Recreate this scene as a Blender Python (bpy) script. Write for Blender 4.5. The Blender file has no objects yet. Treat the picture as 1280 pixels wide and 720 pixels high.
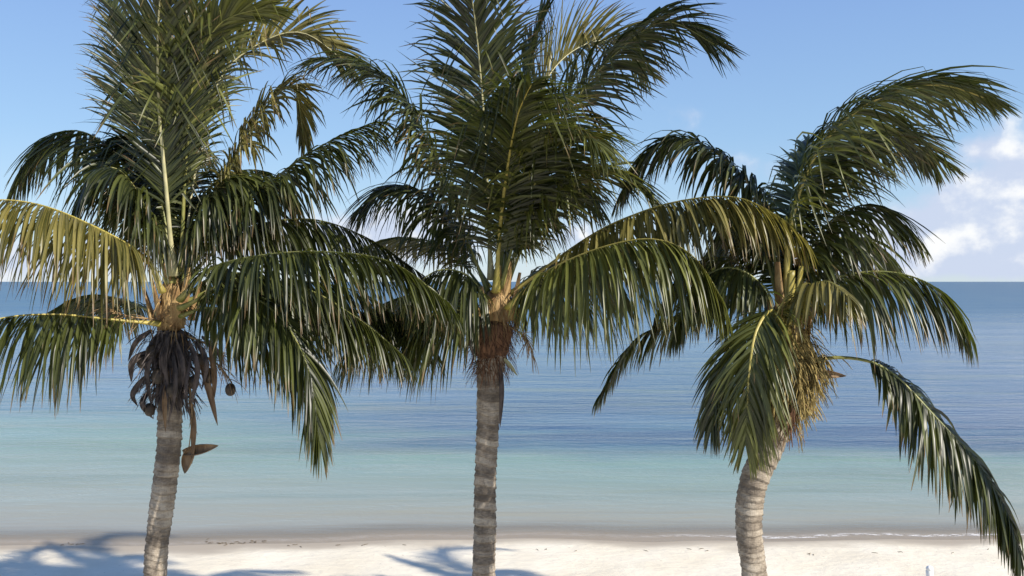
import bpy, math, random
from mathutils import Vector, Matrix, Quaternion

R = math.radians
scene = bpy.context.scene
COL = scene.collection

# ------------------------------------------------------------------ camera
F = 1108.0            # focal length in photo pixels (1280 wide)
CAM_H = 6.0
PITCH = math.atan(8.0 / F)          # horizon sits 8 px above the centre
cam_d = bpy.data.cameras.new('camera')
cam_d.sensor_width = 36.0
cam_d.lens = F / 1280.0 * 36.0
cam_d.clip_start = 0.1
cam_d.clip_end = 60000.0
cam = bpy.data.objects.new('camera', cam_d)
COL.objects.link(cam)
cam.location = (0, 0, CAM_H)
cam.rotation_euler = (R(90) - PITCH, 0, 0)
scene.camera = cam
_cf = Vector((0, math.cos(PITCH), -math.sin(PITCH)))
_cu = Vector((0, math.sin(PITCH), math.cos(PITCH)))


def at(px, py, Y):
    """world point at distance Y in front of the balcony, seen along the measured bearing"""
    d = _cf + Vector((1, 0, 0)) * ((px - 640.0) / F) + _cu * ((360.0 - py) / F)
    return Vector((0, 0, CAM_H)) + d * (Y / d.y)


# ------------------------------------------------------------------ light
SUN_AZ = R(125)   # from +Y clockwise
SUN_EL = R(33)
sd = Vector((math.sin(SUN_AZ) * math.cos(SUN_EL), math.cos(SUN_AZ) * math.cos(SUN_EL), math.sin(SUN_EL)))
sun_d = bpy.data.lights.new('sun', 'SUN')
sun_d.energy = 5.0
sun_d.angle = R(0.5)
sun_d.color = (1.0, 0.93, 0.82)
sun = bpy.data.objects.new('sun', sun_d)
COL.objects.link(sun)
sun.rotation_euler = (-sd).to_track_quat('-Z', 'Y').to_euler()
sun.location = sd * 60

scene.view_settings.view_transform = 'Standard'
scene.view_settings.look = 'None'
scene.view_settings.gamma = 1.0
scene.view_settings.use_curve_mapping = False
scene.view_settings.exposure = 0.5


# ------------------------------------------------------------------ node helper
class NT:
    def __init__(s, tree):
        s.t = tree
        s.n = tree.nodes
        s.l = tree.links
        s.n.clear()

    def node(s, typ, **kw):
        nd = s.n.new(typ)
        for k, v in kw.items():
            setattr(nd, k, v)
        return nd

    def put(s, sock, v):
        if v is None:
            return
        if isinstance(v, bpy.types.NodeSocket):
            s.l.new(v, sock)
        else:
            if isinstance(v, (tuple, list)) and len(v) == 3 and sock.type == 'RGBA':
                v = (*v, 1.0)
            sock.default_value = v

    def math(s, op, a, b=None, c=None, clamp=False):
        nd = s.node('ShaderNodeMath', operation=op)
        nd.use_clamp = clamp
        s.put(nd.inputs[0], a)
        s.put(nd.inputs[1], b)
        s.put(nd.inputs[2], c)
        return nd.outputs[0]

    def mix(s, f, a, b, blend='MIX'):
        nd = s.node('ShaderNodeMix', data_type='RGBA', blend_type=blend)
        s.put(nd.inputs['Factor'], f)
        s.put(nd.inputs[6], a)
        s.put(nd.inputs[7], b)
        return nd.outputs[2]

    def smooth(s, v, a, b, lo=0.0, hi=1.0):
        nd = s.node('ShaderNodeMapRange', interpolation_type='SMOOTHSTEP')
        s.put(nd.inputs[0], v)
        s.put(nd.inputs[1], a)
        s.put(nd.inputs[2], b)
        s.put(nd.inputs[3], lo)
        s.put(nd.inputs[4], hi)
        return nd.outputs[0]

    def noise(s, vec, scale, detail=4.0, rough=0.5, dist=0.0):
        nd = s.node('ShaderNodeTexNoise')
        s.put(nd.inputs['Vector'], vec)
        nd.inputs['Scale'].default_value = scale
        nd.inputs['Detail'].default_value = detail
        nd.inputs['Roughness'].default_value = rough
        nd.inputs['Distortion'].default_value = dist
        return nd.outputs['Fac']

    def mapping(s, vec, scale=(1, 1, 1), loc=(0, 0, 0)):
        nd = s.node('ShaderNodeMapping')
        s.put(nd.inputs['Vector'], vec)
        nd.inputs['Scale'].default_value = scale
        nd.inputs['Location'].default_value = loc
        return nd.outputs[0]

    def ramp(s, f, stops, interp='LINEAR'):
        nd = s.node('ShaderNodeValToRGB')
        cr = nd.color_ramp
        cr.interpolation = interp
        while len(cr.elements) < len(stops):
            cr.elements.new(0.5)
        for e, (p, c) in zip(cr.elements, stops):
            e.position = p
            e.color = (*c, 1.0)
        s.put(nd.inputs[0], f)
        return nd.outputs[0]

    def xyz(s, vec):
        nd = s.node('ShaderNodeSeparateXYZ')
        s.put(nd.inputs[0], vec)
        return nd.outputs

    def comb(s, x, y, z):
        nd = s.node('ShaderNodeCombineXYZ')
        for i, v in enumerate((x, y, z)):
            s.put(nd.inputs[i], v)
        return nd.outputs[0]

    def bump(s, h, strength, dist, normal=None):
        nd = s.node('ShaderNodeBump')
        s.put(nd.inputs['Height'], h)
        s.put(nd.inputs['Strength'], strength)
        s.put(nd.inputs['Distance'], dist)
        if normal is not None:
            s.put(nd.inputs['Normal'], normal)
        return nd.outputs[0]

    def principled(s, **kw):
        nd = s.node('ShaderNodeBsdfPrincipled')
        for k, v in kw.items():
            s.put(nd.inputs[k.replace('_', ' ')], v)
        return nd.outputs[0]


def material(name):
    m = bpy.data.materials.new(name)
    m.use_nodes = True
    nt = NT(m.node_tree)
    out = nt.node('ShaderNodeOutputMaterial')
    return m, nt, out


# ------------------------------------------------------------------ sky
world = bpy.data.worlds.new('World')
scene.world = world
world.use_nodes = True
w = NT(world.node_tree)
wo = w.node('ShaderNodeOutputWorld')
bg = w.node('ShaderNodeBackground')
sky = w.node('ShaderNodeTexSky', sky_type='NISHITA')
sky.sun_disc = False
sky.sun_elevation = SUN_EL
sky.sun_rotation = SUN_AZ
sky.altitude = 0
sky.air_density = 1.0
sky.dust_density = 0.2
sky.ozone_density = 2.5
tc = w.node('ShaderNodeTexCoord')
dx, dy, dz = w.xyz(tc.outputs['Generated'])
az = w.math('ARCTAN2', dx, dy)
el = w.math('ARCSINE', dz)
sp = w.comb(az, el, 0.0)
# billowing edges: warp the bearings with noise before looking the cloud banks up
n1 = w.node('ShaderNodeTexNoise')
w.put(n1.inputs['Vector'], sp)
n1.inputs['Scale'].default_value = 14.0
n1.inputs['Detail'].default_value = 7.0
n1.inputs['Roughness'].default_value = 0.56


def px2ang(x, y):
    X = (x - 640) / F
    Z = (352 - y) / F
    return math.atan(X), math.atan(Z / math.hypot(1, X))


def bank(x, y, rx, ry, k=1.0):
    a, e = px2ang(x, y)
    u = w.math('MULTIPLY', w.math('SUBTRACT', az, a), F / rx)
    v = w.math('MULTIPLY', w.math('SUBTRACT', el, e), F / ry)
    r2 = w.math('ADD', w.math('MULTIPLY', u, u), w.math('MULTIPLY', v, v))
    g = w.math('EXPONENT', w.math('MULTIPLY', r2, -1.0))
    return w.math('MULTIPLY', g, k)


def total(banks):
    acc = banks[0]
    for b in banks[1:]:
        acc = w.math('ADD', acc, b)
    return acc


body = total([bank(1300, 215, 75, 52, 1.0), bank(1262, 262, 90, 38, .85), bank(1170, 298, 130, 30, .8),
              bank(1232, 187, 22, 12, .55), bank(1340, 300, 200, 30, .6), bank(1130, 322, 120, 14, .5),
              bank(840, 150, 60, 30, .32), bank(500, 285, 80, 35, .85), bank(760, 300, 120, 30, .55),
              bank(60, 325, 220, 26, .75), bank(430, 300, 160, 30, .7), bank(1180, 330, 260, 16, .8), bank(905, 215, 90, 30, .35)])
nz = w.math('MULTIPLY', w.math('SUBTRACT', n1.outputs['Fac'], 0.5), 1.9)
dens = w.math('ADD', body, nz)
dens = w.math('MULTIPLY', dens, w.smooth(body, 0.04, 0.3))
cmask = w.smooth(dens, 0.10, 0.80, 0.0, 0.92)
# sunlit bulges against the softly shaded body
n2 = w.noise(w.mapping(sp, (1, 1.25, 1), (0.02, -0.014, 0)), 14.0, 7.0, 0.56)
relief = w.math('SUBTRACT', n1.outputs['Fac'], n2)
lit_b = total([bank(1236, 188, 24, 10, .7), bank(1290, 175, 30, 22, .75), bank(1190, 302, 26, 16, .75),
               bank(1160, 300, 14, 12, .4), bank(1215, 292, 14, 10, .4), bank(1275, 240, 60, 12, .3),
               bank(500, 285, 90, 40, .3)])
lit = w.math('ADD', w.math('MULTIPLY', relief, 3.2), lit_b)
lit = w.smooth(lit, 0.0, 0.85)
cloud_col = w.mix(lit, (4.4, 4.95, 6.2), (7.3, 7.3, 7.3))
# clear sky, a little less saturated towards the horizon
skyc = w.node('ShaderNodeHueSaturation')
skyc.inputs['Saturation'].default_value = 1.0
skyc.inputs['Value'].default_value = 1.0
w.put(skyc.inputs['Color'], sky.outputs['Color'])
air = w.ramp(w.math('DIVIDE', el, R(90), clamp=True), [(0.0, (.415, .53, .64)), (.045, (.33, .475, .64)), (.10, (.25, .41, .63)), (.20, (.19, .32, .61)), (.5, (.09, .18, .45)), (1.0, (.05, .12, .34))])
air = w.mix(1.0, air, (10, 10, 10), 'MULTIPLY')
clear = w.mix(.72, skyc.outputs[0], air)
final = w.mix(cmask, clear, cloud_col)
w.put(bg.inputs['Color'], final)
bg.inputs['Strength'].default_value = 0.1
w.l.new(bg.outputs[0], wo.inputs['Surface'])

# ------------------------------------------------------------------ materials


def leaf_material(name, dark, light, trans, tip_brown, rough=0.38, tmix=0.32):
    m, nt, out = material(name)
    at_ = nt.node('ShaderNodeAttribute', attribute_name='leaf')
    r, s, t = nt.node('ShaderNodeSeparateColor').outputs, None, None
    sep = r[0].node
    nt.l.new(at_.outputs['Color'], sep.inputs[0])
    rnd, along, cross = sep.outputs[0], sep.outputs[1], sep.outputs[2]
    geo = nt.node('ShaderNodeNewGeometry')
    big = nt.noise(geo.outputs['Position'], 2.3, 3.0)
    fine = nt.noise(geo.outputs['Position'], 38.0, 3.0)
    fac = nt.math('ADD', nt.math('MULTIPLY', nt.math('POWER', rnd, 1.5), 1.0), nt.math('MULTIPLY', nt.math('SUBTRACT', big, 0.5), 1.3), clamp=True)
    fac = nt.math('ADD', fac, nt.math('MULTIPLY', nt.math('SUBTRACT', fine, 0.5), 0.35), clamp=True)
    c = nt.mix(fac, dark, light)
    # pale leaflet midvein, dry tips
    vein = nt.smooth(cross, 0.0, 0.22, 0.55, 0.0)
    c = nt.mix(vein, c, (light[0] * 1.5, light[1] * 1.35, light[2] * 1.5))
    dry = nt.math('ADD', along, nt.math('MULTIPLY', rnd, tip_brown))
    dry = nt.smooth(nt.math('ADD', dry, nt.math('MULTIPLY', nt.math('SUBTRACT', fine, 0.5), 0.3)), 1.0, 1.25)
    c = nt.mix(dry, c, (0.15, 0.095, 0.04))
    pb = nt.principled(Base_Color=c, Roughness=rough)
    pb.node.inputs['Specular IOR Level'].default_value = 0.48
    tr = nt.node('ShaderNodeBsdfTranslucent')
    nt.put(tr.inputs['Color'], nt.mix(dry, nt.mix(fac, (trans[0] * .6, trans[1] * .6, trans[2] * .6), trans), (0.14, 0.08, 0.03)))
    mx = nt.node('ShaderNodeMixShader')
    mx.inputs[0].default_value = tmix
    nt.l.new(pb, mx.inputs[1])
    nt.l.new(tr.outputs[0], mx.inputs[2])
    nt.l.new(mx.outputs[0], out.inputs['Surface'])
    return m


M = {}
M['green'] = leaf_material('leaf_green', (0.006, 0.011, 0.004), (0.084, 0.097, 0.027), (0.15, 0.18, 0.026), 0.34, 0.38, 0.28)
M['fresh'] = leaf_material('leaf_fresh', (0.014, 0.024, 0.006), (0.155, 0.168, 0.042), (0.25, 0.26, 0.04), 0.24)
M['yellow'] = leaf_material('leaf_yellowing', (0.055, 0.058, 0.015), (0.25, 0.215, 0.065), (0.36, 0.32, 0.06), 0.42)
M['dry'] = leaf_material('leaf_dry', (0.075, 0.058, 0.030), (0.21, 0.15, 0.075), (0.16, 0.10, 0.04), 0.5, 0.7, 0.2)


def simple(name, c1, c2, scale, rough=0.7, bump=0.4, bscale=None, stretch=(1, 1, 1), spec=0.3):
    m, nt, out = material(name)
    geo = nt.node('ShaderNodeNewGeometry')
    v = nt.mapping(geo.outputs['Position'], stretch)
    n = nt.noise(v, scale, 5.0, 0.6)
    c = nt.mix(nt.smooth(n, 0.3, 0.7), c1, c2)
    b = nt.bump(nt.noise(v, bscale or scale * 3, 4.0, 0.6), bump, 0.02)
    p = nt.principled(Base_Color=c, Roughness=rough, Normal=b)
    p.node.inputs['Specular IOR Level'].default_value = spec
    nt.l.new(p, out.inputs['Surface'])
    return m


M['rib'] = simple('midrib_green', (0.13, 0.15, 0.035), (0.26, 0.24, 0.075), 9, 0.45, 0.15, spec=0.45)
M['rib_pale'] = simple('midrib_pale', (0.30, 0.29, 0.15), (0.44, 0.40, 0.22), 9, 0.4, 0.15, spec=0.5)
M['rib_yellow'] = simple('midrib_yellow', (0.28, 0.24, 0.05), (0.42, 0.34, 0.09), 9, 0.45, 0.15, spec=0.45)
M['rib_dry'] = simple('midrib_dry', (0.15, 0.10, 0.05), (0.30, 0.20, 0.10), 12, 0.7, 0.3)
M['fibre'] = simple('fibre_brown', (0.06, 0.030, 0.018), (0.22, 0.115, 0.062), 26, 0.85, 0.6, stretch=(1, 1, .3))
M['fibre_tan'] = simple('fibre_tan', (0.15, 0.105, 0.036), (0.40, 0.31, 0.115), 22, 0.8, 0.6, stretch=(1, 1, .3))
M['sheath'] = simple('sheath_orange', (0.17, 0.09, 0.035), (0.42, 0.29, 0.13), 14, 0.65, 0.5, stretch=(1, 1, .35))
M['husk'] = simple('husk_grey', (0.030, 0.026, 0.026), (0.13, 0.105, 0.095), 15, 0.75, 0.6, stretch=(1, 1, .4))
M['spathe'] = simple('spathe_brown', (0.13, 0.08, 0.045), (0.27, 0.18, 0.10), 15, 0.6, 0.4, stretch=(1, 1, .4))
M['coconut'] = simple('coconut_brown', (0.014, 0.012, 0.010), (0.060, 0.044, 0.030), 20, 0.5, 0.3)
M['paint'] = simple('white_paint', (0.74, 0.74, 0.72), (0.82, 0.82, 0.80), 18, 0.5, 0.2)
M['weed'] = simple('weed_brown', (0.06, 0.045, 0.025), (0.14, 0.10, 0.05), 30, 0.8, 0.5)


def trunk_material():
    m, nt, out = material('palm_bark')
    at_ = nt.node('ShaderNodeAttribute', attribute_name='bark')
    sep = nt.node('ShaderNodeSeparateColor')
    nt.l.new(at_.outputs['Color'], sep.inputs[0])
    ring, scar, jit = sep.outputs
    geo = nt.node('ShaderNodeNewGeometry')
    P = geo.outputs['Position']
    blotch = nt.noise(P, 5.0, 5.0, 0.62)
    grain = nt.noise(nt.mapping(P, (1, 1, 3.5)), 24.0, 5.0, 0.65)
    streak = nt.noise(nt.mapping(P, (1, 1, .16)), 60.0, 3.0, 0.6)
    f = nt.math('ADD', nt.math('MULTIPLY', blotch, .6), nt.math('MULTIPLY', grain, .4))
    f = nt.math('ADD', f, nt.math('MULTIPLY', nt.math('SUBTRACT', jit, .5), .20))
    c = nt.ramp(nt.smooth(f, .28, .74), [(0, (0.10, 0.082, 0.066)), (.45, (0.25, 0.21, 0.165)), (1, (0.44, 0.385, 0.31))])
    c = nt.mix(nt.math('MULTIPLY', scar, .85), c, (0.06, 0.048, 0.038))
    c = nt.mix(nt.smooth(streak, .56, .7, 0, .45), c, (0.10, 0.08, 0.062))
    h = nt.math('ADD', nt.math('MULTIPLY', grain, .6), nt.math('MULTIPLY', streak, .5))
    b = nt.bump(h, 0.7, 0.02)
    p = nt.principled(Base_Color=c, Roughness=0.85, Normal=b)
    p.node.inputs['Specular IOR Level'].default_value = 0.2
    nt.l.new(p, out.inputs['Surface'])
    return m


M['bark'] = trunk_material()

SHORE = 20.45


def sand_material():
    m, nt, out = material('coral_sand')
    geo = nt.node('ShaderNodeNewGeometry')
    P = geo.outputs['Position']
    x, y, z = nt.xyz(P)
    broad = nt.noise(P, 0.7, 4.0)
    mid = nt.noise(nt.mapping(P, (1, 1.6, 1)), 3.2, 5.0, 0.6)
    fine = nt.noise(P, 90.0, 3.0, 0.7)
    c = nt.mix(nt.smooth(broad, .3, .7), (0.74, 0.66, 0.505), (0.82, 0.745, 0.59))
    c = nt.mix(nt.smooth(mid, .5, .75, 0, .22), c, (0.62, 0.54, 0.43))
    c = nt.mix(nt.smooth(fine, .58, .75, 0, .35), c, (0.48, 0.41, 0.33))
    specks = nt.noise(nt.mapping(P, (1, 1.3, 1)), 9.0, 2.0, 0.5)
    c = nt.mix(nt.smooth(specks, .715, .76, 0, .7), c, (0.22, 0.18, 0.13))
    wetn = nt.math('ADD', z, nt.math('MULTIPLY', nt.math('SUBTRACT', nt.noise(nt.mapping(P, (.5, 1, 1)), 1.1, 4.0), .5), .05))
    wet = nt.smooth(wetn, 0.010, 0.05, 1.0, 0.0)
    c = nt.mix(wet, c, (0.42, 0.35, 0.255))
    rough = nt.smooth(wet, 0, 1, 0.9, 0.55)
    h = nt.math('ADD', nt.math('MULTIPLY', mid, 1.0), nt.math('MULTIPLY', fine, 0.12))
    b = nt.bump(h, nt.smooth(wet, 0, 1, .42, .08), 0.08)
    p = nt.principled(Base_Color=c, Roughness=rough, Normal=b)
    p.node.inputs['Specular IOR Level'].default_value = 0.3
    nt.l.new(p, out.inputs['Surface'])
    return m


def sea_material():
    m, nt, out = material('sea_water')
    geo = nt.node('ShaderNodeNewGeometry')
    P = geo.outputs['Position']
    x, y, z = nt.xyz(P)
    # the colour of the bed through ever deeper water, in bands along the shore
    wob = nt.noise(nt.mapping(P, (.035, .12, 1)), 1.0, 4.0, .55)
    dist = nt.math('SUBTRACT', y, SHORE)
    for amp, fr, ph in ((.35, .16, .8), (.16, .53, 2.1), (.06, 1.7, 0.0)):
        sn = nt.math('SINE', nt.math('ADD', nt.math('MULTIPLY', x, fr), ph))
        dist = nt.math('SUBTRACT', dist, nt.math('MULTIPLY', sn, amp))
    shal = nt.smooth(x, -16.0, 6.0, .60, 1.0)          # the bar lies farther out on the left
    lg = nt.math('LOGARITHM', nt.math('MAXIMUM', nt.math('MULTIPLY', dist, shal), 0.05), 10.0)       # -1.3 .. 4
    lg = nt.math('ADD', lg, nt.math('MULTIPLY', nt.math('SUBTRACT', wob, .5), .38))
    f = nt.math('DIVIDE', nt.math('ADD', lg, 1.0), 4.0, clamp=True)
    # f: 0.25 = 1 m off the shore, 0.5 = 10 m, 0.75 = 100 m
    c = nt.ramp(f, [(0.0, (0.36, 0.29, 0.20)), (0.21, (0.30, 0.265, 0.19)), (0.32, (0.31, 0.30, 0.215)),
                    (0.40, (0.27, 0.30, 0.225)), (0.485, (0.19, 0.285, 0.22)), (0.535, (0.085, 0.175, 0.215)),
                    (0.58, (0.036, 0.105, 0.185)), (0.66, (0.036, 0.11, 0.19)), (0.80, (0.038, 0.11, 0.185)), (1.0, (0.03, 0.085, 0.15))])
    # shading of swells and ripples painted as olive and brown bands along the shore
    band = nt.noise(nt.mapping(P, (.05, .5, 1)), 1.0, 5.0, .6)
    c = nt.mix(nt.math('MULTIPLY', nt.smooth(band, .48, .66), nt.smooth(dist, 1.0, 4.0, 0, .55)), c, (0.17, 0.215, 0.15))
    rip = nt.noise(nt.mapping(P, (.09, 2.2, 1), (4, 0, 0)), 1.0, 5.0, .6)
    c = nt.mix(nt.math('MULTIPLY', nt.smooth(rip, .50, .66), nt.smooth(dist, .4, 3.5, .5, 0.0)), c, (0.21, 0.17, 0.10))
    # patch of seagrass beyond the bar
    gx = nt.smooth(x, -14.0, 2.0)
    gp = nt.noise(nt.mapping(P, (.06, .35, 1), (3, 1, 0)), 1.0, 4.0, .6)
    gd = nt.math('ADD', dist, nt.math('MULTIPLY', nt.math('SUBTRACT', nt.noise(nt.mapping(P, (.12, .5, 1), (7, 2, 0)), 1.0, 5.0, .65), .5), 7.0))
    gm = nt.math('MULTIPLY', nt.smooth(gd, 8.5, 13.0), nt.smooth(gd, 16.0, 30.0, 1.0, 0.0))
    gm = nt.math('MULTIPLY', nt.math('MULTIPLY', gm, gx), nt.smooth(gp, .36, .56, .35, .85))
    c = nt.mix(gm, c, (0.022, 0.055, 0.125))
    # wavelets
    r1 = nt.noise(nt.mapping(P, (.32, 1.15, 1)), 1.6, 5.0, .6, .35)
    r2 = nt.noise(nt.mapping(P, (.10, .42, 1), (5, 3, 0)), 1.0, 3.0, .5, .4)
    r3 = nt.noise(nt.mapping(P, (.6, 1.6, 1), (1, 7, 0)), 5.0, 3.0, .6)
    h = nt.math('ADD', nt.math('MULTIPLY', r1, .5), nt.math('ADD', nt.math('MULTIPLY', r2, .9), nt.math('MULTIPLY', r3, .12)))
    gust = nt.noise(nt.mapping(P, (.03, .10, 1), (2, 9, 0)), 1.0, 4.0, .6)
    bs = nt.math('MULTIPLY', nt.smooth(dist, 0.0, 14.0, .14, .72), nt.smooth(gust, .35, .62, .45, 1.25))
    b = nt.bump(h, bs, 0.30)
    # swash foam along the edge
    fe = nt.math('ADD', dist, nt.math('MULTIPLY', nt.math('SUBTRACT', nt.noise(nt.mapping(P, (.35, 1, 1)), 1.0, 5.0, .6),  .5), .55))
    fl = nt.math('MULTIPLY', nt.smooth(fe, -.02, .10), nt.smooth(fe, .16, .36, 1.0, 0.0))
    fb = nt.noise(nt.mapping(P, (2.2, 5, 1)), 1.6, 6.0, .75)
    fx = nt.smooth(x, 2.0, 6.0, .4, 1.0)
    foam = nt.math('MULTIPLY', nt.math('MULTIPLY', fl, nt.smooth(fb, .40, .58)), fx)
    c = nt.mix(foam, c, (0.78, 0.75, 0.70))
    rough = nt.math('ADD', nt.math('MULTIPLY', foam, .5), nt.smooth(dist, 0, 200, .10, .32))
    p = nt.principled(Base_Color=c, Roughness=rough, Normal=b, IOR=1.333)
    # a film of water runs out thin over the wet sand
    tr = nt.node('ShaderNodeBsdfTransparent')
    mx = nt.node('ShaderNodeMixShader')
    a = nt.smooth(dist, -.05, 1.6, .30, 1.0)
    a = nt.math('MAXIMUM', a, nt.math('MULTIPLY', foam, .9))
    nt.put(mx.inputs[0], a)
    nt.l.new(tr.outputs[0], mx.inputs[1])
    nt.l.new(p, mx.inputs[2])
    nt.l.new(mx.outputs[0], out.inputs['Surface'])
    return m


M['sand'] = sand_material()
M['sea'] = sea_material()


# ------------------------------------------------------------------ mesh helpers
class MB:
    def __init__(s):
        s.v, s.f, s.c = [], [], []

    def tube(s, pts, rads, seg=8, flat=1.0, up=None):
        """tapered tube; flat<1 squeezes it across `up`"""
        base = len(s.v)
        n = len(pts)
        prev = None
        for i in range(n):
            T = (pts[min(i + 1, n - 1)] - pts[max(i - 1, 0)])
            T = T.normalized() if T.length > 1e-9 else Vector((0, 0, 1))
            ref = up[i] if isinstance(up, list) else (up if up is not None else (prev if prev is not None else Vector((0.3, 1, 0.2))))
            A = ref - T * ref.dot(T)
            if A.length < 1e-6:
                A = T.orthogonal()
            A.normalize()
            prev = A
            B = T.cross(A)
            for k in range(seg):
                a = 2 * math.pi * k / seg
                s.v.append(pts[i] + A * (math.cos(a) * rads[i] * flat) + B * (math.sin(a) * rads[i]))
        for i in range(n - 1):
            for k in range(seg):
                a, b = base + i * seg + k, base + i * seg + (k + 1) % seg
                s.f.append((a, b, b + seg, a + seg))
        s.f.append(tuple(base + k for k in range(seg))[::-1])
        s.f.append(tuple(base + (n - 1) * seg + k for k in range(seg)))

    def strip(s, pts, wid, wvec, fold=0.0, nrm=None, col=None):
        """a leaf blade: three vertices across, folded along its midvein"""
        base = len(s.v)
        n = len(pts)
        for i in range(n):
            W = wvec[i]
            k = wid[i] * .5
            dn = nrm[i] * (-fold * k)
            s.v += [pts[i] - W * k + dn, pts[i], pts[i] + W * k + dn]
            if col is not None:
                q = i / (n - 1)
                s.c += [(col, q, 1.0), (col, q, 0.0), (col, q, 1.0)]
        for i in range(n - 1):
            a = base + i * 3
            s.f += [(a, a + 1, a + 4, a + 3), (a + 1, a + 2, a + 5, a + 4)]

    def build(s, name, mat, parent=None, origin=Vector((0, 0, 0)), smooth=True, attr='leaf'):
        me = bpy.data.meshes.new(name)
        me.from_pydata([tuple(v - origin) for v in s.v], [], s.f)
        me.update()
        if s.c and len(s.c) == len(s.v):
            ca = me.color_attributes.new(attr, 'FLOAT_COLOR', 'POINT')
            buf = []
            for c in s.c:
                buf += [c[0], c[1], c[2], 1.0]
            ca.data.foreach_set('color', buf)
        if smooth:
            me.polygons.foreach_set('use_smooth', [True] * len(me.polygons))
        me.materials.append(mat)
        o = bpy.data.objects.new(name, me)
        COL.objects.link(o)
        if parent is not None:
            o.parent = parent
        else:
            o.location = origin
        return o


def catmull(pts, n):
    """even samples along a smooth curve through pts"""
    P = [pts[0] * 2 - pts[1]] + list(pts) + [pts[-1] * 2 - pts[-2]]
    dense = []
    for i in range(1, len(P) - 2):
        for k in range(16):
            t = k / 16
            a, b, c, d = P[i - 1], P[i], P[i + 1], P[i + 2]
            dense.append(.5 * ((2 * b) + (c - a) * t + (2 * a - 5 * b + 4 * c - d) * t * t + (3 * b - a - 3 * c + d) * t ** 3))
    dense.append(pts[-1].copy())
    L = [0.0]
    for i in range(1, len(dense)):
        L.append(L[-1] + (dense[i] - dense[i - 1]).length)
    out, j = [], 0
    for i in range(n):
        s = L[-1] * i / (n - 1)
        while j < len(L) - 2 and L[j + 1] < s:
            j += 1
        u = (s - L[j]) / max(1e-9, L[j + 1] - L[j])
        out.append(dense[j].lerp(dense[j + 1], min(1, u)))
    return out, L[-1]


G = Vector((0, 0, -1))


def frond(root, Y0, P, L=105, droop=1.0, roll=0.0, twist=0.0, wind=(0, 0, 0), mat='green', rib='rib', bare=.14,
          n=None, a0=68, a1=22, lift=10, az=None, seed=0, sides=(1, 1), ribw=1.0, wid=.035, tat=.12, tipk=.38):
    rnd = random.Random(seed * 7919 + 13)
    org = root.location.copy()
    pts3 = [at(x, y, Y0 + d) for x, y, d in P]
    NS = 40
    C, length = catmull(pts3, NS)
    h = pts3[-1] - pts3[0] if az is None else Vector((math.sin(R(az)), math.cos(R(az)), 0))
    h.z = 0
    if h.length < .05:
        h = Vector((0, -1, 0))
    h.normalize()
    S0 = Vector((h.y, -h.x, 0))
    frames = []
    for i in range(NS):
        T = (C[min(i + 1, NS - 1)] - C[max(i - 1, 0)]).normalized()
        S = S0 - T * S0.dot(T)
        if S.length < 1e-3:
            S = T.orthogonal()
        S.normalize()
        q = Quaternion(T, R(roll + twist * i / (NS - 1)))
        S = q @ S
        N = S.cross(T)
        frames.append((T, S, N))
    hang = .3 * max(0.0, min(1.0, droop - .9))
    # leaflets
    mb = MB()
    cnt = n or int(max(56, min(170, length / .019)))
    Lm = L * 1.1 * Y0 / F
    for sgn, sk in ((1, sides[0]), (-1, sides[1])):
        if sk <= 0:
            continue
        for k in range(cnt):
            u = (k + .5 + rnd.uniform(-.35, .35)) / cnt
            t = bare + (1 - bare) * u
            if rnd.random() < tat * .35:
                continue
            fi = t * (NS - 1)
            i0 = min(int(fi), NS - 2)
            fr = fi - i0
            p = C[i0].lerp(C[i0 + 1], fr)
            T, S, N = frames[i0]
            prof = min(1.0, .42 + 2.2 * u) * (1 - (1 - tipk) * u ** 2.4)
            l = Lm * prof * sk * rnd.uniform(.84, 1.1)
            if rnd.random() < tat:
                l *= rnd.uniform(.45, .85)
            a = R(a0 + (a1 - a0) * u ** .9 + rnd.gauss(0, 4.5))
            be = R(lift + rnd.gauss(0, 9))
            d0 = T * math.cos(a) + (S * sgn * math.cos(be) + N * math.sin(be)) * math.sin(a)
            g = 1.3 * droop * rnd.uniform(.65, 1.4) * (.55 + .6 * (l / Lm))
            wv = Vector(wind) * rnd.uniform(.6, 1.3)
            kink = rnd.uniform(.35, .85) if rnd.random() < .14 + tat * .6 else 2
            curl = rnd.gauss(0, .22)
            NSEG = 6
            lp, lw, lv, ln = [p + N * .004], [], [], []
            d = d0.copy()
            W0 = T - d0 * T.dot(d0)
            W0.normalize()
            tw = rnd.gauss(0, .35)
            wmax = wid * rnd.uniform(.78, 1.15) * min(1, .55 + .5 * l / Lm)
            for sidx in range(NSEG + 1):
                s = sidx / NSEG
                dd = d0 + G * (g * (hang + s ** 1.25)) + wv * s + T * (curl * s * s)
                if s > kink:
                    dd += G * 1.6
                d = dd.normalized()
                if sidx > 0:
                    lp.append(lp[-1] + d * (l / NSEG))
                W = W0 - d * W0.dot(d)
                if W.length < 1e-3:
                    W = d.orthogonal()
                W.normalize()
                W = Quaternion(d, tw * (.3 + s)) @ W
                lv.append(W)
                ln.append(W.cross(d) * sgn)
                lw.append(wmax * (min(1, .45 + 2.4 * s)) * (1 - s ** 2.6) + .0025)
            mb.strip(lp, lw, lv, .38, ln, rnd.random())
    fo = mb.build('frond', M[mat], root, org)
    # midrib
    rb = MB()
    rads = []
    for i in range(NS):
        t = i / (NS - 1)
        r = .004 + .021 * (1 - t) ** 1.25
        if t < .12:
            r += .026 * (1 - t / .12) ** 1.5
        rads.append(r * ribw)
    rb.tube(C, rads, 7, .75, [f[2] for f in frames])
    rb.build('midrib', M[rib], fo, org)
    return fo


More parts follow.
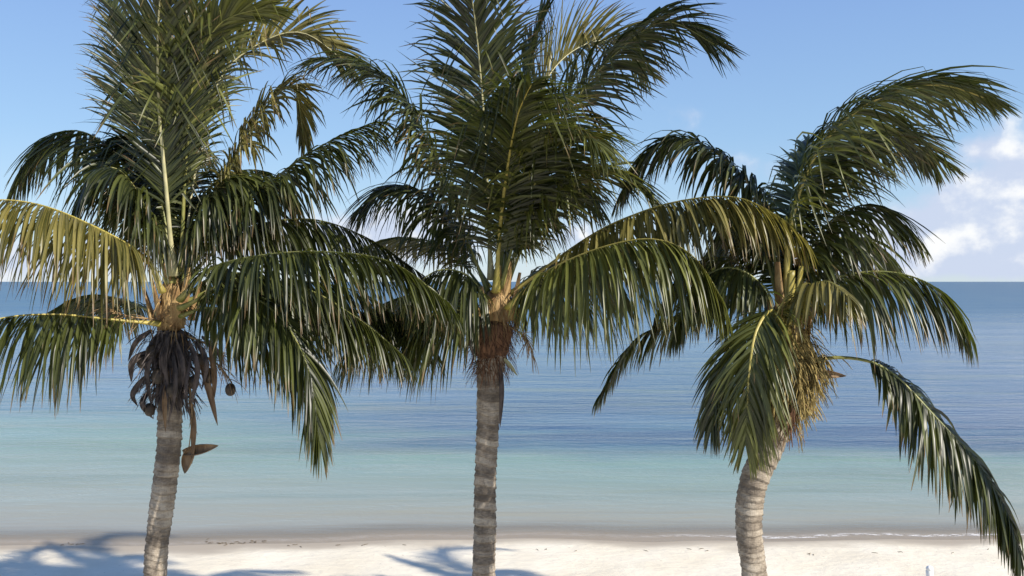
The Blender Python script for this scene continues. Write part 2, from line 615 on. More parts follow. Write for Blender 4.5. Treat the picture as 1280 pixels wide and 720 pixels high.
def palm(label, Y0, base, axis, name='palm_tree'):
    o = bpy.data.objects.new(name, None)
    o.empty_display_size = .5
    o.location = base
    o['label'] = label
    o['category'] = 'palm tree'
    o['group'] = 'coconut palms along the beach'
    COL.objects.link(o)
    return o


def trunk(root, pts, rads, seed, rings_per_m=14.0):
    rnd = random.Random(seed)
    org = root.location
    n0 = 400
    C, L = catmull(pts, n0)
    ring = []
    s = 0.0
    while s < L:
        ring.append(s)
        s += (1 / rings_per_m) * rnd.uniform(.6, 1.5)
    ring.append(L + .1)
    jit = [rnd.random() for _ in ring]
    mb = MB()
    SEG = 28
    j = 0
    ph = [rnd.uniform(0, 6.28) for _ in range(8)]
    tilt = [(rnd.uniform(-.02, .02), rnd.uniform(0, 6.28)) for _ in ring]
    for i in range(n0):
        s = L * i / (n0 - 1)
        t = i / (n0 - 1)
        T = (C[min(i + 1, n0 - 1)] - C[max(i - 1, 0)]).normalized()
        A = Vector((1, 0, 0)) - T * T.x
        A.normalize()
        B = T.cross(A)
        q = t * (len(rads) - 1)
        qi = min(int(q), len(rads) - 2)
        r0 = rads[qi] + (rads[qi + 1] - rads[qi]) * (q - qi)
        for k in range(SEG):
            a = 2 * math.pi * k / SEG
            ss = s + .018 * math.sin(a + ph[0]) + .012 * math.sin(2 * a + ph[1] + s * 3)
            j = 0
            lo, hi = 0, len(ring) - 1
            while lo < hi:
                m_ = (lo + hi + 1) // 2
                if ring[m_] <= ss:
                    lo = m_
                else:
                    hi = m_ - 1
            j = lo
            w_ = ring[j + 1] - ring[j] if j + 1 < len(ring) else .1
            f = max(0, min(1, (ss - ring[j]) / w_))
            step = .013 * (1 - f) + .006 * (jit[j] - .5)            # each scar stands proud at its lower lip
            lump = .006 * math.sin(a * 2 + ph[2] + s * 2.1) + .005 * math.sin(a * 3 + ph[3] - s * 4.3)
            r = r0 + step + lump + rnd.gauss(0, .0016) - (.006 if rnd.random() < .012 else 0)
            mb.v.append(C[i] + A * (math.cos(a) * r) + B * (math.sin(a) * r))
            sc = max(0, 1 - f / .16) if f < .5 else max(0, (f - .9) / .1)
            mb.c.append((f, sc * (.5 + .5 * jit[j]), jit[j]))
    for i in range(n0 - 1):
        for k in range(SEG):
            a, b = i * SEG + k, i * SEG + (k + 1) % SEG
            mb.f.append((a, b, b + SEG, a + SEG))
    mb.f.append(tuple(range(SEG))[::-1])
    mb.f.append(tuple((n0 - 1) * SEG + k for k in range(SEG)))
    return mb.build('trunk', M['bark'], root, org, attr='bark')


def fibre(root, centre, top_r, bot_r, height, count, mat, seed, length=(.18, .4), out=.5, name='fibre_sheath', lean=Vector((0, 0, 0)), wid=.014):
    """ragged hanging fibre and torn sheath round the crown shaft"""
    rnd = random.Random(seed)
    mb = MB()
    # the matted core
    core = []
    rr = []
    for i in range(9):
        t = i / 8
        core.append(centre + Vector((0, 0, -height * t)) + lean * t)
        rr.append((top_r + (bot_r - top_r) * t) * .86 * (1.08 if 1 < i < 6 else .95) * (.45 if i in (0, 8) else 1))
    mb.tube(core, rr, 14)
    for i in range(count):
        t = rnd.random()
        a = rnd.uniform(0, 2 * math.pi)
        r = top_r + (bot_r - top_r) * t
        od = Vector((math.cos(a), math.sin(a), 0))
        p = centre + Vector((0, 0, -height * t)) + lean * t + od * (r * rnd.uniform(.7, 1.0))
        l = rnd.uniform(*length)
        d0 = od * rnd.uniform(.1, out) + Vector((rnd.gauss(0, .3), rnd.gauss(0, .3), rnd.uniform(-.9, .25)))
        pts, wv, nv, ws = [p], [], [], []
        side = Vector((-od.y, od.x, 0))
        tw = rnd.uniform(-.8, .8)
        for k in range(5):
            s = k / 4
            d = (d0 + G * (1.3 * s)).normalized()
            if k:
                pts.append(pts[-1] + d * (l / 4))
            W = side - d * side.dot(d)
            W.normalize()
            W = Quaternion(d, tw * s * 2) @ W
            wv.append(W)
            nv.append(W.cross(d))
            ws.append(wid * rnd.uniform(.5, 1.3) * (1 - .75 * s))
        mb.strip(pts, ws, wv, .4, nv)
    return mb.build(name, M[mat], root, root.location)


def leaf_base(root, p0, p1, p2, w0, w1, mat='sheath', name='leaf_base'):
    """broad clasping stub of a leaf stalk"""
    mb = MB()
    C, L = catmull([p0, p1, p2], 12)
    up = p2 - p0
    up.z = 0
    ref = Vector((up.x, up.y, 0)) if up.length > .01 else Vector((0, -1, 0))
    mb.tube(C, [w0 + (w1 - w0) * (i / 11) ** .7 for i in range(12)], 9, .38, ref)
    return mb.build(name, M[mat], root, root.location)


def spathe(root, p0, p1, p2, w, mat='husk', name='spathe'):
    """boat-shaped dry flower sheath, hollow along its face"""
    mb = MB()
    C, L = catmull([p0, p1, p2], 16)
    n = len(C)
    SEG = 7
    for i in range(n):
        t = i / (n - 1)
        T = (C[min(i + 1, n - 1)] - C[max(i - 1, 0)]).normalized()
        A = Vector((0, -1, .15)) - T * Vector((0, -1, .15)).dot(T)
        A.normalize()
        B = T.cross(A)
        ww = w * (math.sin(math.pi * min(1, .1 + .9 * t ** .8)) ** .8 + .05)
        for layer in (0, 1):
            for k in range(SEG):
                a = R(-115 + 230 * k / (SEG - 1))
                rr = ww * (1 - .14 * layer)
                mb.v.append(C[i] - A * (math.cos(a) * rr * .75) + B * (math.sin(a) * rr))
    st = SEG * 2
    for i in range(n - 1):
        for k in range(SEG - 1):
            a = i * st + k
            mb.f.append((a, a + 1, a + st + 1, a + st))
            b = a + SEG
            mb.f.append((b, b + st, b + st + 1, b + 1))
        for k in (0, SEG - 1):
            a = i * st + k
            mb.f.append((a, a + st, a + st + SEG, a + SEG))
    return mb.build(name, M[mat], root, root.location)


def nut(root, p, r, parent=None):
    mb = MB()
    pts, rr = [], []
    for i in range(11):
        a = math.pi * i / 10
        pts.append(p + Vector((.08 * r, 0, 1)) * (math.cos(a) * r * 1.25))
        rr.append(max(.001, math.sin(a) ** .85 * r))
    mb.tube(pts, rr, 12)
    return mb.build('coconut', M['coconut'], root, root.location)


def stalk(root, p0, p1, p2, n, seed, mat='rib_dry', spread=.25, name='flower_stalk', r=.012):
    """dry branched flower stalk"""
    rnd = random.Random(seed)
    mb = MB()
    C, L = catmull([p0, p1, p2], 12)
    mb.tube(C, [r * (1 - .6 * i / 11) for i in range(12)], 6)
    for k in range(n):
        t = rnd.uniform(.3, 1)
        i = int(t * 11)
        p = C[i]
        d = (C[min(i + 1, 11)] - C[max(0, i - 1)]).normalized()
        d = (d + Vector((rnd.gauss(0, .7), rnd.gauss(0, .7), rnd.gauss(-.3, .5)))).normalized()
        pts = [p]
        for q in range(4):
            d = (d + G * .25).normalized()
            pts.append(pts[-1] + d * (spread * rnd.uniform(.6, 1.1) / 4))
        mb.tube(pts, [.005, .0045, .004, .003, .002], 4)
    return mb.build(name, M[mat], root, root.location)


# ------------------------------------------------------------------ the beach and the sea


def ground_z(x, y):
    s = SHORE - y + .35 * math.sin(x * .16 + .8) + .16 * math.sin(x * .53 + 2.1) + .06 * math.sin(x * 1.7)
    if s > 0:
        z = .045 * s if s < 3 else .135 + .07 * (s - 3) if s < 8 else .485 + .01 * (s - 8)
        z = min(z, .6)
        z += min(1, s / 3) * (.016 * math.sin(x * 1.1 + y * 1.3) + .009 * math.sin(x * 2.7 - y * 2.1 + 1.0) + .004 * math.sin(x * 4.9 + y * 4.7))
        return z
    return max(-12.0, .05 * s)


def axis_vals(lo, hi, dense_lo, dense_hi, step):
    v = []
    x = dense_lo
    while x <= dense_hi + 1e-6:
        v.append(x)
        x += step
    s = step
    a = dense_lo
    left = []
    while a > lo:
        s *= 1.5
        a = max(lo, a - s)
        left.append(a)
    s = step
    b = dense_hi
    right = []
    while b < hi:
        s *= 1.5
        b = min(hi, b + s)
        right.append(b)
    return left[::-1] + v + right


def sheet(name, zf, mat, xs, ys):
    mb = MB()
    for y in ys:
        for x in xs:
            mb.v.append(Vector((x, y, zf(x, y))))
    nx = len(xs)
    for j in range(len(ys) - 1):
        for i in range(nx - 1):
            a = j * nx + i
            mb.f.append((a, a + 1, a + nx + 1, a + nx))
    o = mb.build(name, mat)
    o['kind'] = 'structure'
    return o


sheet('beach', ground_z, M['sand'], axis_vals(-40000, 40000, -16, 16, .2), axis_vals(-400, 45000, 14, 24, .1))
sheet('sea', lambda x, y: 0.0 + (.012 * math.sin(y * 1.9 + .5 * math.sin(x * .3)) if 20 < y < 40 else 0), M['sea'],
      axis_vals(-40000, 40000, -20, 20, .6), axis_vals(SHORE - 1.6, 45000, SHORE - 1.5, SHORE + 14, .12))

# strands of weed left along the wet line
rnd = random.Random(5)
mb = MB()
for (x0, x1, yy, cnt) in ((255, 335, 676, 22), (80, 110, 679, 5), (360, 560, 681, 7), (660, 900, 690, 7), (1000, 1260, 692, 7)):
    for k in range(cnt):
        px = rnd.uniform(x0, x1)
        py = yy + rnd.gauss(0, 1.0) + 1.6 * math.sin(px * .07)
        Yd = (CAM_H - .05) * F / (py - 352)
        p = at(px, py, Yd)
        p.z = max(0.0, ground_z(p.x, p.y)) + .004
        pts = [p]
        a = rnd.uniform(0, 6.28)
        for q in range(4):
            a += rnd.gauss(0, .6)
            pp = pts[-1] + Vector((math.cos(a) * .035, math.sin(a) * .03, 0))
            pp.z = max(0.0, ground_z(pp.x, pp.y)) + rnd.uniform(.002, .018)
            pts.append(pp)
        mb.tube(pts, [.003, .006, .006, .005, .002], 5)
o = mb.build('washed_up_seaweed', M['weed'])
o['kind'] = 'stuff'
o['label'] = 'brown strands of seaweed washed up along the wet sand'

# white post by the water, only its rounded head reaches the picture
pp = at(1162, 707, 17.0)
gz = ground_z(pp.x, pp.y)
mb = MB()
H = pp.z - gz
rr = .068
pts, rads = [], []
for z, r in ((-.25, rr), (0, rr), (H * .5, rr), (H - .1, rr), (H - .095, rr * .93), (H - .075, rr * .93), (H - .07, rr), (H - .045, rr * .97), (H - .02, rr * .75), (H - .006, rr * .42), (H, rr * .06)):
    pts.append(Vector((pp.x, pp.y, gz + z)))
    rads.append(r)
mb.tube(pts, rads, 20, 1.0, Vector((1, 0, 0)))
o = mb.build('beach_post', M['paint'], None, Vector((pp.x, pp.y, gz)))
o['label'] = 'small white post with a rounded head standing in the sand'
o['category'] = 'post'

# ------------------------------------------------------------------ left palm
def up_trunk(Y0, pix, below):
    pts = [at(x, y, Y0 + d) for x, y, d in pix]
    x0, y0 = below
    b = at(x0, 720, Y0)
    base = Vector((b.x + (y0), Y0 + .05, 0))
    base.z = ground_z(base.x, base.y)
    return [base - Vector((0, 0, .3)), base + Vector((0, 0, .35))] + pts, base


YL = 9.6
tp, bl = up_trunk(YL, [(194, 720, 0), (199, 660, 0), (206, 600, 0), (212, 550, 0), (213, 480, 0), (214, 415, 0)], (194, -.12))
left = palm('leaning ringed palm hung with dark dry husks below its crown, leftmost of the three palms', YL, bl, None)
trunk(left, tp, [.17, .135, .122, .116, .113, .114, .12, .13], 1)
LF = [
    # upright front frond with the long pale midrib
    dict(P=[(217, 345, -.15), (208, 240, -.25), (198, 120, -.4), (200, 0, -.75), (222, -90, -1.3)], L=112, droop=.16, rib='rib_pale', mat='green', a0=46, a1=22, lift=4, bare=.2, az=178, ribw=1.2, tat=.2, wid=.034),
    # right-hand upright, sunlit and curling over
    dict(P=[(226, 340, 0), (232, 210, -.1), (243, 95, -.3), (275, 30, -.5), (335, 8, -.6)], L=95, droop=.35, mat='fresh', a0=46, a1=18, az=100, roll=-35, bare=.3),
    # left arch
    dict(P=[(207, 335, .1), (165, 222, .2), (112, 168, .3), (60, 172, .4), (24, 225, .45)], L=110, droop=1.5, mat='green', a0=70, bare=.18, roll=-12),
    # left low sunlit
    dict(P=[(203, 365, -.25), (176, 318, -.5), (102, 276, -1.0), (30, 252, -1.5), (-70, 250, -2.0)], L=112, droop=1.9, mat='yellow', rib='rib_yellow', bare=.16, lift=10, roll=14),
    # left lowest
    dict(P=[(200, 405, -.15), (135, 399, -.45), (70, 393, -.8), (0, 398, -1.1), (-90, 425, -1.5)], L=112, droop=2.0, mat='green', rib='rib_yellow', bare=.16, lift=8),
    dict(P=[(205, 395, .2), (150, 374, .7), (105, 370, 1.2), (60, 392, 1.7)], L=80, droop=1.5, mat='green', bare=.15),
    # right front, long level arch
    dict(P=[(225, 375, -.2), (262, 337, -.5), (330, 319, -.8), (410, 315, -1.05), (490, 328, -1.25), (560, 378, -1.4)], L=100, droop=1.6, mat='green', bare=.13, roll=-14, lift=14),
    # right, bending down to its tip
    dict(P=[(225, 385, -.15), (285, 362, -.5), (345, 392, -.9), (384, 458, -1.15), (399, 552, -1.25)], L=105, droop=1.3, mat='green', bare=.16, a1=16),
    # right with a lit tip
    dict(P=[(228, 390, .2), (300, 360, .3), (380, 352, .4), (460, 370, .5), (520, 420, .6)], L=105, droop=1.9, mat='green', bare=.14),
    dict(P=[(228, 380, 0), (300, 348, .0), (380, 360, -.1), (450, 400, -.2), (506, 446, -.3)], L=100, droop=1.7, mat='green', bare=.16),
    dict(P=[(226, 395, -.05), (258, 385, -.15), (300, 392, -.2), (345, 420, -.25), (375, 465, -.3)], L=98, droop=2.0, mat='green', bare=.14),
    dict(P=[(226, 375, .15), (270, 345, .3), (330, 345, .5), (390, 375, .7)], L=95, droop=2.0, mat='green', bare=.1),
    dict(P=[(228, 378, .1), (310, 370, .3), (400, 378, .5), (480, 400, .7), (545, 440, .9)], L=95, droop=1.8, mat='green', bare=.2),
    # right behind
    dict(P=[(232, 350, .2), (300, 290, .5), (385, 274, .8), (460, 298, 1.0), (530, 345, 1.2)], L=95, droop=1.7, mat='green', bare=.18),
    # right, rising in a straight line
    dict(P=[(230, 345, .1), (290, 272, .2), (350, 218, .25), (410, 178, .3), (470, 152, .3)], L=112, droop=1.4, mat='green', bare=.16, roll=-8),
    # tall back frond bowing to the right with a lit midrib
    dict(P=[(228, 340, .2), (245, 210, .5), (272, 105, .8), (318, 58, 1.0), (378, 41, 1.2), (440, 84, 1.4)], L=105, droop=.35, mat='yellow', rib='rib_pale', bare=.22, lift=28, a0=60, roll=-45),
    # yellow one hooking over
    dict(P=[(228, 345, .1), (290, 205, .3), (338, 128, .5), (368, 112, .6), (380, 175, .8)], L=75, droop=.8, mat='yellow', bare=.3, roll=-20),
    # left uprights behind
    dict(P=[(212, 340, .2), (184, 205, .5), (168, 110, .8), (150, 35, 1.1), (120, -20, 1.3)], L=80, droop=.35, mat='green', bare=.2, lift=8),
    dict(P=[(218, 340, .15), (220, 190, .5), (232, 70, .8), (245, -30, 1.0)], L=80, droop=.2, mat='green', bare=.18, a0=40),
    # front drooping pair that thickens the heart
    dict(P=[(210, 355, -.1), (182, 262, -.2), (152, 215, -.35), (122, 214, -.5), (96, 255, -.6)], L=105, droop=1.5, mat='green', bare=.2, lift=6),
    dict(P=[(228, 355, .05), (256, 262, .1), (288, 222, .15), (318, 226, .2), (342, 268, .25)], L=105, droop=1.5, mat='green', bare=.2),
    dict(P=[(216, 355, -.1), (202, 250, .15), (182, 190, .2), (155, 170, .3), (128, 195, .4)], L=100, droop=1.5, mat='green', bare=.2),
    dict(P=[(222, 355, .1), (245, 262, .4), (280, 220, .7), (330, 215, 1.1), (365, 250, 1.4)], L=95, droop=1.6, mat='green', bare=.2),
    dict(P=[(216, 350, .2), (190, 280, .9), (170, 240, 1.6), (150, 240, 2.2)], L=95, droop=1.2, mat='green', bare=.2),
    dict(P=[(220, 350, .2), (228, 260, .8), (236, 200, 1.5), (240, 180, 2.2)], L=95, droop=1.0, mat='green', bare=.2),
]
for i, f in enumerate(LF):
    frond(left, YL, seed=100 + i, **f)
c = at(216, 340, YL)
# lit, orange-brown leaf bases clasping the shaft
for i, (x, y, a, h) in enumerate([(206, 395, 215, .5), (226, 392, 320, .5), (216, 400, 268, .62), (198, 405, 180, .4), (233, 400, 0, .42), (222, 410, 285, .46), (208, 412, 240, .44), (214, 395, 90, .5)]):
    p = at(x, y, YL)
    od = Vector((math.cos(R(a)), math.sin(R(a)), 0))
    leaf_base(left, p + od * .05, p + od * .10 + Vector((0, 0, h * .5)), p + od * .16 + Vector((0, 0, h)), .085, .03)
fibre(left, at(216, 345, YL), .11, .17, .6, 170, 'sheath', 21, (.12, .3), .6)
fibre(left, at(213, 412, YL), .21, .17, .70, 560, 'husk', 22, (.10, .40), 1.0, 'husk_skirt', wid=.026)
# dark dry husks and hanging sheaths
for (a, b, d, wd) in [((188, 438), (166, 452), (164, 478), .075), ((202, 428), (184, 462), (190, 512), .06), ((182, 470), (166, 492), (172, 508), .065), ((186, 488), (178, 506), (192, 524), .06),
                      ((222, 430), (228, 462), (222, 500), .075), ((236, 425), (247, 462), (236, 516), .06), ((210, 422), (204, 452), (212, 496), .085), ((216, 440), (220, 480), (210, 530), .05),
                      ((245, 425), (258, 455), (252, 488), .055), ((190, 412), (170, 428), (160, 452), .06), ((240, 440), (232, 490), (240, 530), .04), ((252, 420), (272, 440), (278, 462), .05)]:
    dpt = -.22 if a[0] > 195 else -.12
    spathe(left, at(*a, YL + dpt), at(*b, YL + dpt - .05 - (a[1] % 7) * .012), at(*d, YL + dpt + (a[0] % 5) * .015), wd * .47)
for (a, b, d, wd) in [((252, 455), (262, 490), (272, 532), .035), ((262, 430), (268, 470), (266, 508), .03), ((238, 500), (242, 535), (240, 580), .03), ((214, 460), (206, 500), (207, 540), .028)]:
    spathe(left, at(*a, YL - .2), at(*b, YL - .25), at(*d, YL - .22), wd, 'spathe')
spathe(left, at(228, 566, YL - .2), at(248, 562, YL - .22), at(273, 557, YL - .24), .055, 'spathe')
spathe(left, at(240, 560, YL - .2), at(234, 574, YL - .22), at(231, 592, YL - .22), .06, 'spathe')
stalk(left, at(236, 470, YL - .18), at(240, 520, YL - .24), at(236, 562, YL - .2), 8, 3, spread=.16)
stalk(left, at(240, 440, YL - .15), at(268, 452, YL - .2), at(290, 478, YL - .22), 26, 4, spread=.3)
stalk(left, at(200, 400, YL - .1), at(160, 395, YL - .3), at(135, 385, YL - .4), 24, 5, spread=.3)
stalk(left, at(235, 420, YL - .15), at(262, 432, YL - .2), at(282, 446, YL - .2), 26, 6, spread=.28)
nut(left, at(288, 487, YL - .22), .055)
for x, y, d, r in ((178, 452, .14, .075), (187, 512, .16, .07), (198, 470, .24, .085), (216, 488, .26, .08), (242, 478, .22, .07), (252, 450, .16, .07), (190, 440, .2, .08)):
    nut(left, at(x, y, YL - d), r * .82)
nut(left, at(262, 470, YL - .18), .07)

# ------------------------------------------------------------------ middle palm
YM = 10.3
tp, bm = up_trunk(YM, [(605, 720, 0), (606, 660, 0), (607, 600, 0), (609, 540, 0), (612, 480, 0), (618, 420, 0)], (605, .06))
mid = palm('straight upright palm with a shaggy red-brown collar of fibre, between two other palms', YM, bm, None)
trunk(mid, tp, [.175, .138, .126, .122, .118, .12, .14, .165], 2)
MF = [
    # front centre, arching at the viewer
    dict(P=[(620, 365, -.15), (625, 285, -.45), (635, 205, -.9), (646, 148, -1.4), (656, 122, -1.75), (664, 106, -2.0)], L=128, droop=.6, mat='green', rib='rib_yellow', bare=.16, lift=4, a0=62, az=178, ribw=1.2, tipk=.55),
    # upright left of centre with pale midrib
    dict(P=[(614, 350, 0), (606, 170, -.2), (599, 75, -.4), (591, 5, -.65), (578, -70, -1.0)], L=112, droop=.45, mat='green', rib='rib_pale', bare=.2, lift=6, a0=60, az=186),
    # dark upright right
    dict(P=[(624, 350, .1), (645, 180, .2), (662, 80, .3), (684, 10, .3), (712, -50, .3)], L=80, droop=.35, mat='green', bare=.22, a0=42, a1=14),
    # pale back frond
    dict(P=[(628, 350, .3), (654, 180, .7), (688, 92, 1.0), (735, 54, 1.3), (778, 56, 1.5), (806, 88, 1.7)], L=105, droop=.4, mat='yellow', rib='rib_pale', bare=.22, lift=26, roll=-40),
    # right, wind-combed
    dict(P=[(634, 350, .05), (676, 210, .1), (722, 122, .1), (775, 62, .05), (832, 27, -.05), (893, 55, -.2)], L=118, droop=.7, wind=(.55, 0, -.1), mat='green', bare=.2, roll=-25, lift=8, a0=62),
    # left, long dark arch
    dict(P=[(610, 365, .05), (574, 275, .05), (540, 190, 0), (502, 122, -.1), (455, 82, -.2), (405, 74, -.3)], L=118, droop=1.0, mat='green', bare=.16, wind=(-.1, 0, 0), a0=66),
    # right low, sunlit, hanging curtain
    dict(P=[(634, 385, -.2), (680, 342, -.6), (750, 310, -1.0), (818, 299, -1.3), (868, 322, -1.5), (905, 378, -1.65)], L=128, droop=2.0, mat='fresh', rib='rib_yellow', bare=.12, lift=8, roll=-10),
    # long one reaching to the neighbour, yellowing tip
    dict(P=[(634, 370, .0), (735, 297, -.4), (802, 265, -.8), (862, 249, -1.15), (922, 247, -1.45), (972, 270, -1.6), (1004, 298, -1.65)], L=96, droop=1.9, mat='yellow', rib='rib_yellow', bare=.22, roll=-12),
    # left low dark
    dict(P=[(606, 405, -.05), (560, 380, -.1), (510, 386, -.05), (462, 412, 0), (425, 450, .1)], L=100, droop=1.9, mat='green', bare=.13),
    dict(P=[(606, 405, -.15), (576, 388, -.25), (540, 394, -.3), (500, 425, -.35)], L=112, droop=2.2, mat='green', bare=.1),
    dict(P=[(610, 380, -.1), (585, 345, -.25), (548, 338, -.4), (512, 362, -.5)], L=105, droop=2.0, mat='green', bare=.1),
    dict(P=[(632, 385, .1), (660, 352, .2), (700, 352, .3), (735, 385, .4)], L=95, droop=1.9, mat='green', bare=.1),
    dict(P=[(606, 395, .2), (560, 365, .6), (500, 372, 1.0), (450, 395, 1.4)], L=100, droop=1.7, mat='green', bare=.13),
    # back left, pale
    dict(P=[(610, 370, .3), (560, 312, .8), (505, 298, 1.3), (455, 312, 1.7)], L=70, droop=1.0, mat='yellow', bare=.2),
    dict(P=[(612, 360, .1), (572, 290, .2), (535, 245, .3), (490, 232, .35), (452, 260, .4)], L=110, droop=1.2, mat='green', bare=.18),
    # right middle
    dict(P=[(632, 360, 0), (672, 270, -.2), (722, 222, -.4), (772, 218, -.55), (815, 250, -.65)], L=105, droop=.9, wind=(.25, 0, 0), mat='fresh', bare=.18),
    # front left
    dict(P=[(626, 360, -.1), (655, 262, -.4), (690, 190, -.7), (722, 165, -1.0), (752, 185, -1.3)], L=110, droop=.85, mat='fresh', bare=.2, lift=6),
    dict(P=[(624, 365, 0), (642, 290, .1), (672, 238, .2), (710, 225, .3), (745, 255, .4)], L=100, droop=1.2, mat='green', bare=.2),
    dict(P=[(632, 370, .2), (690, 330, .8), (740, 330, 1.3), (780, 370, 1.7)], L=95, droop=1.5, mat='green', bare=.2),
]
for i, f in enumerate(MF):
    frond(mid, YM, seed=200 + i, **f)
for i, (x, y, a, h) in enumerate([(606, 405, 200, .5), (634, 400, 330, .55), (622, 405, 275, .68), (612, 412, 235, .5), (640, 410, 10, .42), (628, 390, 300, .6), (620, 390, 90, .5)]):
    p = at(x, y, YM)
    od = Vector((math.cos(R(a)), math.sin(R(a)), 0))
    leaf_base(mid, p + od * .05, p + od * .11 + Vector((0, 0, h * .5)), p + od * .17 + Vector((0, 0, h)), .09, .03)
fibre(mid, at(622, 360, YM), .13, .22, .42, 200, 'sheath', 31, (.15, .35), .7)
fibre(mid, at(618, 398, YM), .27, .17, .62, 560, 'fibre', 32, (.12, .28), .85, 'fibre_collar', at(612, 465, YM) - at(618, 465, YM))
spathe(mid, at(630, 448, YM - .2), at(637, 456, YM - .25), at(647, 470, YM - .28), .022, 'rib_pale')
spathe(mid, at(625, 455, YM - .14), at(627, 490, YM - .17), at(625, 535, YM - .15), .03, 'husk')
spathe(mid, at(600, 395, YM - .2), at(590, 420, YM - .3), at(594, 452, YM - .25), .05, 'husk')
stalk(mid, at(630, 405, YM - .15), at(655, 420, YM - .25), at(668, 448, YM - .28), 30, 7, spread=.28)

# ------------------------------------------------------------------ right palm
YR = 9.2
tp, br = up_trunk(YR, [(943, 720, 0), (936, 660, 0), (942, 605, 0), (962, 555, 0), (980, 500, 0), (988, 430, 0)], (943, .28))
right = palm('windblown palm with a bent trunk and one frond hanging in front of it', YR, br, None)
trunk(right, tp, [.165, .132, .118, .112, .116, .135, .155, .15], 3)
RF = [
    # the great windswept frond
    dict(P=[(984, 400, -.05), (984, 320, 0), (994, 255, 0), (1020, 192, 0), (1058, 148, -.05), (1110, 118, -.1), (1175, 106, -.2), (1236, 124, -.3)], L=165, droop=.75, wind=(.75, 0, -.25), mat='fresh', rib='rib_yellow', bare=.24, lift=-4, roll=-30, ribw=2.0, sides=(1, .85), a0=72, a1=14, tipk=.22, n=150),
    dict(P=[(985, 395, .15), (992, 290, .3), (1018, 220, .45), (1064, 178, .6), (1120, 170, .75), (1170, 200, .9)], L=120, droop=.8, wind=(.6, 0, -.2), mat='green', bare=.22, lift=0, roll=-20),
    # spiky fan behind
    dict(P=[(980, 390, .2), (984, 290, .6), (996, 215, 1.0), (1012, 175, 1.4)], L=84, droop=.35, mat='fresh', bare=.3, lift=4, az=60, tipk=.5, tat=.25),
    # left upper
    dict(P=[(976, 385, .1), (958, 270, .2), (918, 210, .3), (858, 174, .4), (812, 190, .45), (776, 246, .5)], L=92, droop=1.2, wind=(.1, 0, 0), mat='green', bare=.26, roll=10),
    dict(P=[(976, 388, .1), (945, 285, .3), (905, 250, .5), (860, 262, .8), (820, 310, 1.0)], L=85, droop=1.5, mat='green', bare=.24),
    # right dark arch
    dict(P=[(986, 398, -.1), (1020, 358, -.2), (1075, 341, -.3), (1130, 343, -.4), (1178, 366, -.5), (1209, 412, -.55)], L=112, droop=1.7, mat='green', rib='rib', bare=.1, roll=-10, lift=10),
    # low right, hanging out on its bare stalk
    dict(P=[(992, 455, -.05), (1045, 447, -.15), (1090, 453, -.25), (1124, 474, -.3), (1170, 522, -.4), (1220, 578, -.5), (1256, 636, -.55), (1274, 694, -.6)], L=98, droop=1.1, wind=(-.12, 0, 0), mat='green', rib='rib', bare=.24, lift=-6, roll=30, tat=.16, n=190, sides=(1, 1), a0=72, a1=26, wid=.046),
    # front, hanging over the trunk
    dict(P=[(984, 415, -.2), (966, 388, -.5), (946, 412, -.75), (937, 460, -.85), (934, 510, -.85), (932, 556, -.8)], L=106, droop=.8, mat='fresh', rib='rib_yellow', bare=.12, lift=-14, az=196, a0=58, sides=(.85, 1), wid=.034, ribw=1.1),
    dict(P=[(980, 420, -.15), (950, 405, -.35), (918, 440, -.5), (900, 485, -.55), (890, 535, -.55)], L=88, droop=1.2, mat='green', bare=.12),
    # tip hanging behind the neighbour's curtain
    dict(P=[(976, 415, .3), (905, 376, .6), (842, 398, .8), (787, 434, .9), (750, 496, .95)], L=75, droop=1.3, mat='green', bare=.2),
    # dark left mass
    dict(P=[(976, 405, .15), (930, 335, .3), (890, 322, .45), (850, 345, .6), (822, 395, .7)], L=100, droop=1.6, mat='green', bare=.18),
    dict(P=[(978, 405, 0), (945, 350, -.1), (905, 335, -.15), (868, 360, -.2), (845, 410, -.2)], L=95, droop=1.7, mat='green', bare=.2),
    # short lit one to the right
    dict(P=[(986, 400, -.2), (1006, 362, -.5), (1035, 352, -.8), (1062, 372, -1.1)], L=75, droop=1.5, mat='yellow', bare=.18),
    # right mass
    dict(P=[(986, 395, .05), (1014, 310, .1), (1052, 266, .1), (1098, 258, .1), (1138, 290, .1)], L=110, droop=1.4, wind=(.3, 0, -.1), mat='green', bare=.2),
    dict(P=[(986, 398, .1), (1010, 330, .4), (1040, 300, .7), (1085, 300, 1.0), (1120, 335, 1.3)], L=100, droop=1.6, wind=(.2, 0, 0), mat='green', bare=.2),
    dict(P=[(976, 395, .1), (962, 320, .5), (940, 285, .9), (915, 285, 1.3), (890, 310, 1.6)], L=85, droop=1.5, mat='green', bare=.24),
    dict(P=[(982, 400, .2), (975, 330, .7), (965, 280, 1.2), (955, 280, 1.7)], L=90, droop=1.0, mat='green', bare=.2),
]
for i, f in enumerate(RF):
    frond(right, YR, seed=300 + i, **f)
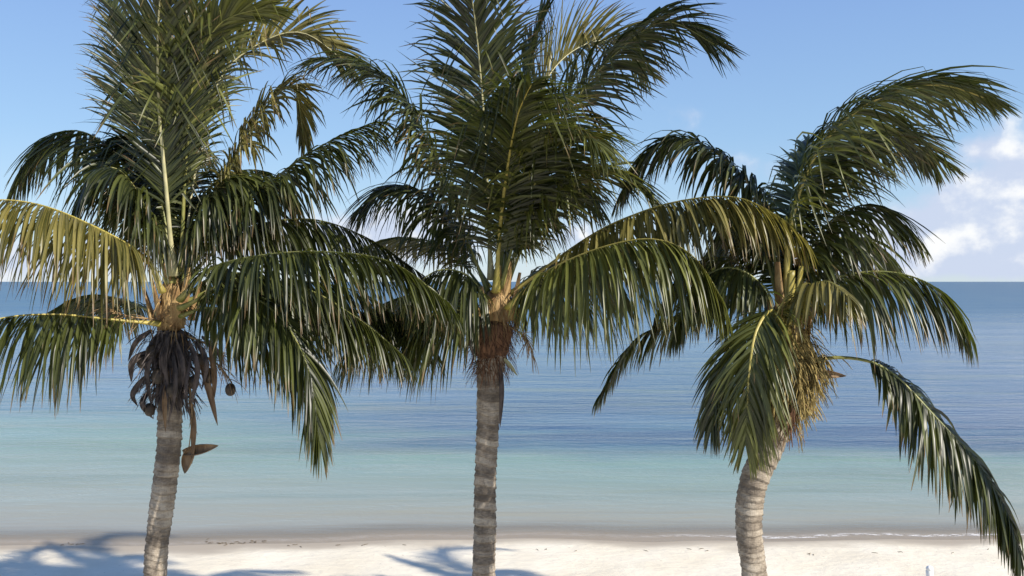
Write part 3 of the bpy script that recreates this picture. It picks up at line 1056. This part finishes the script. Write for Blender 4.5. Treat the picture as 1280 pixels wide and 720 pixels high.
for i, (x, y, a, h) in enumerate([(972, 430, 200, .5), (994, 425, 330, .62), (984, 425, 275, .72), (976, 440, 240, .5), (1000, 440, 5, .5), (986, 420, 90, .6), (990, 405, 300, .6), (980, 400, 220, .6)]):
    p = at(x, y, YR)
    od = Vector((math.cos(R(a)), math.sin(R(a)), 0))
    leaf_base(right, p + od * .04, p + od * .09 + Vector((0, 0, h * .5)), p + od * .12 + Vector((0, 0, h)), .085, .032, 'rib_yellow' if i in (2, 6) else 'sheath')
fibre(right, at(988, 405, YR), .16, .30, .42, 300, 'fibre_tan', 41, (.2, .42), .8, wid=.024)
fibre(right, at(998, 440, YR),   .30, .18, .62, 700, 'fibre_tan', 42, (.16, .36), 1.0, 'fibre_collar', at(972, 540, YR) - at(998, 540, YR), .026)
stalk(right, at(1000, 440, YR - .15), at(1018, 460, YR - .28), at(1012, 500, YR - .28), 46, 8, 'fibre_tan', .36)
stalk(right, at(990, 440, YR - .2), at(1002, 490, YR - .34), at(994, 540, YR - .3), 46, 9, 'fibre_tan', .36)
stalk(right, at(985, 470, YR - .2), at(992, 505, YR - .34), at(984, 540, YR - .3), 36, 10, 'fibre', .3)
spathe(right, at(1008, 474, YR - .25), at(1030, 468, YR - .28), at(1058, 470, YR - .28), .045, 'spathe')

# two more palms beyond the right edge; their crowns shade the sand
def copy_palm(src, loc, label, rise, seed):
    r = src.copy()
    COL.objects.link(r)
    r.location = loc
    r['label'] = label
    for ch in list(src.children):
        if ch.name.startswith('trunk'):
            continue
        c2 = ch.copy()
        COL.objects.link(c2)
        c2.parent = r
        c2.location = (0, 0, rise)
        for g in list(ch.children):
            g2 = g.copy()
            COL.objects.link(g2)
            g2.parent = c2
    hx = at(618, 420, YM) - src.location
    top = loc + hx + Vector((0, 0, rise))
    trunk(r, [loc - Vector((0, 0, .3)), loc + Vector((.03, .05, .6)), loc.lerp(top, .5) + Vector((.08, 0, 0)), top], [.19, .15, .135, .128, .13, .165], seed)
    return r


copy_palm(mid, Vector((10.0, 9.3, ground_z(10.0, 9.3))), 'straight coconut palm farther along the sand, right of the windblown palm', 1.0, 11)
copy_palm(mid, Vector((7.9, 6.4, ground_z(7.9, 6.4))), 'very tall coconut palm right of the windblown palm, its crown above all others', 5.6, 12)
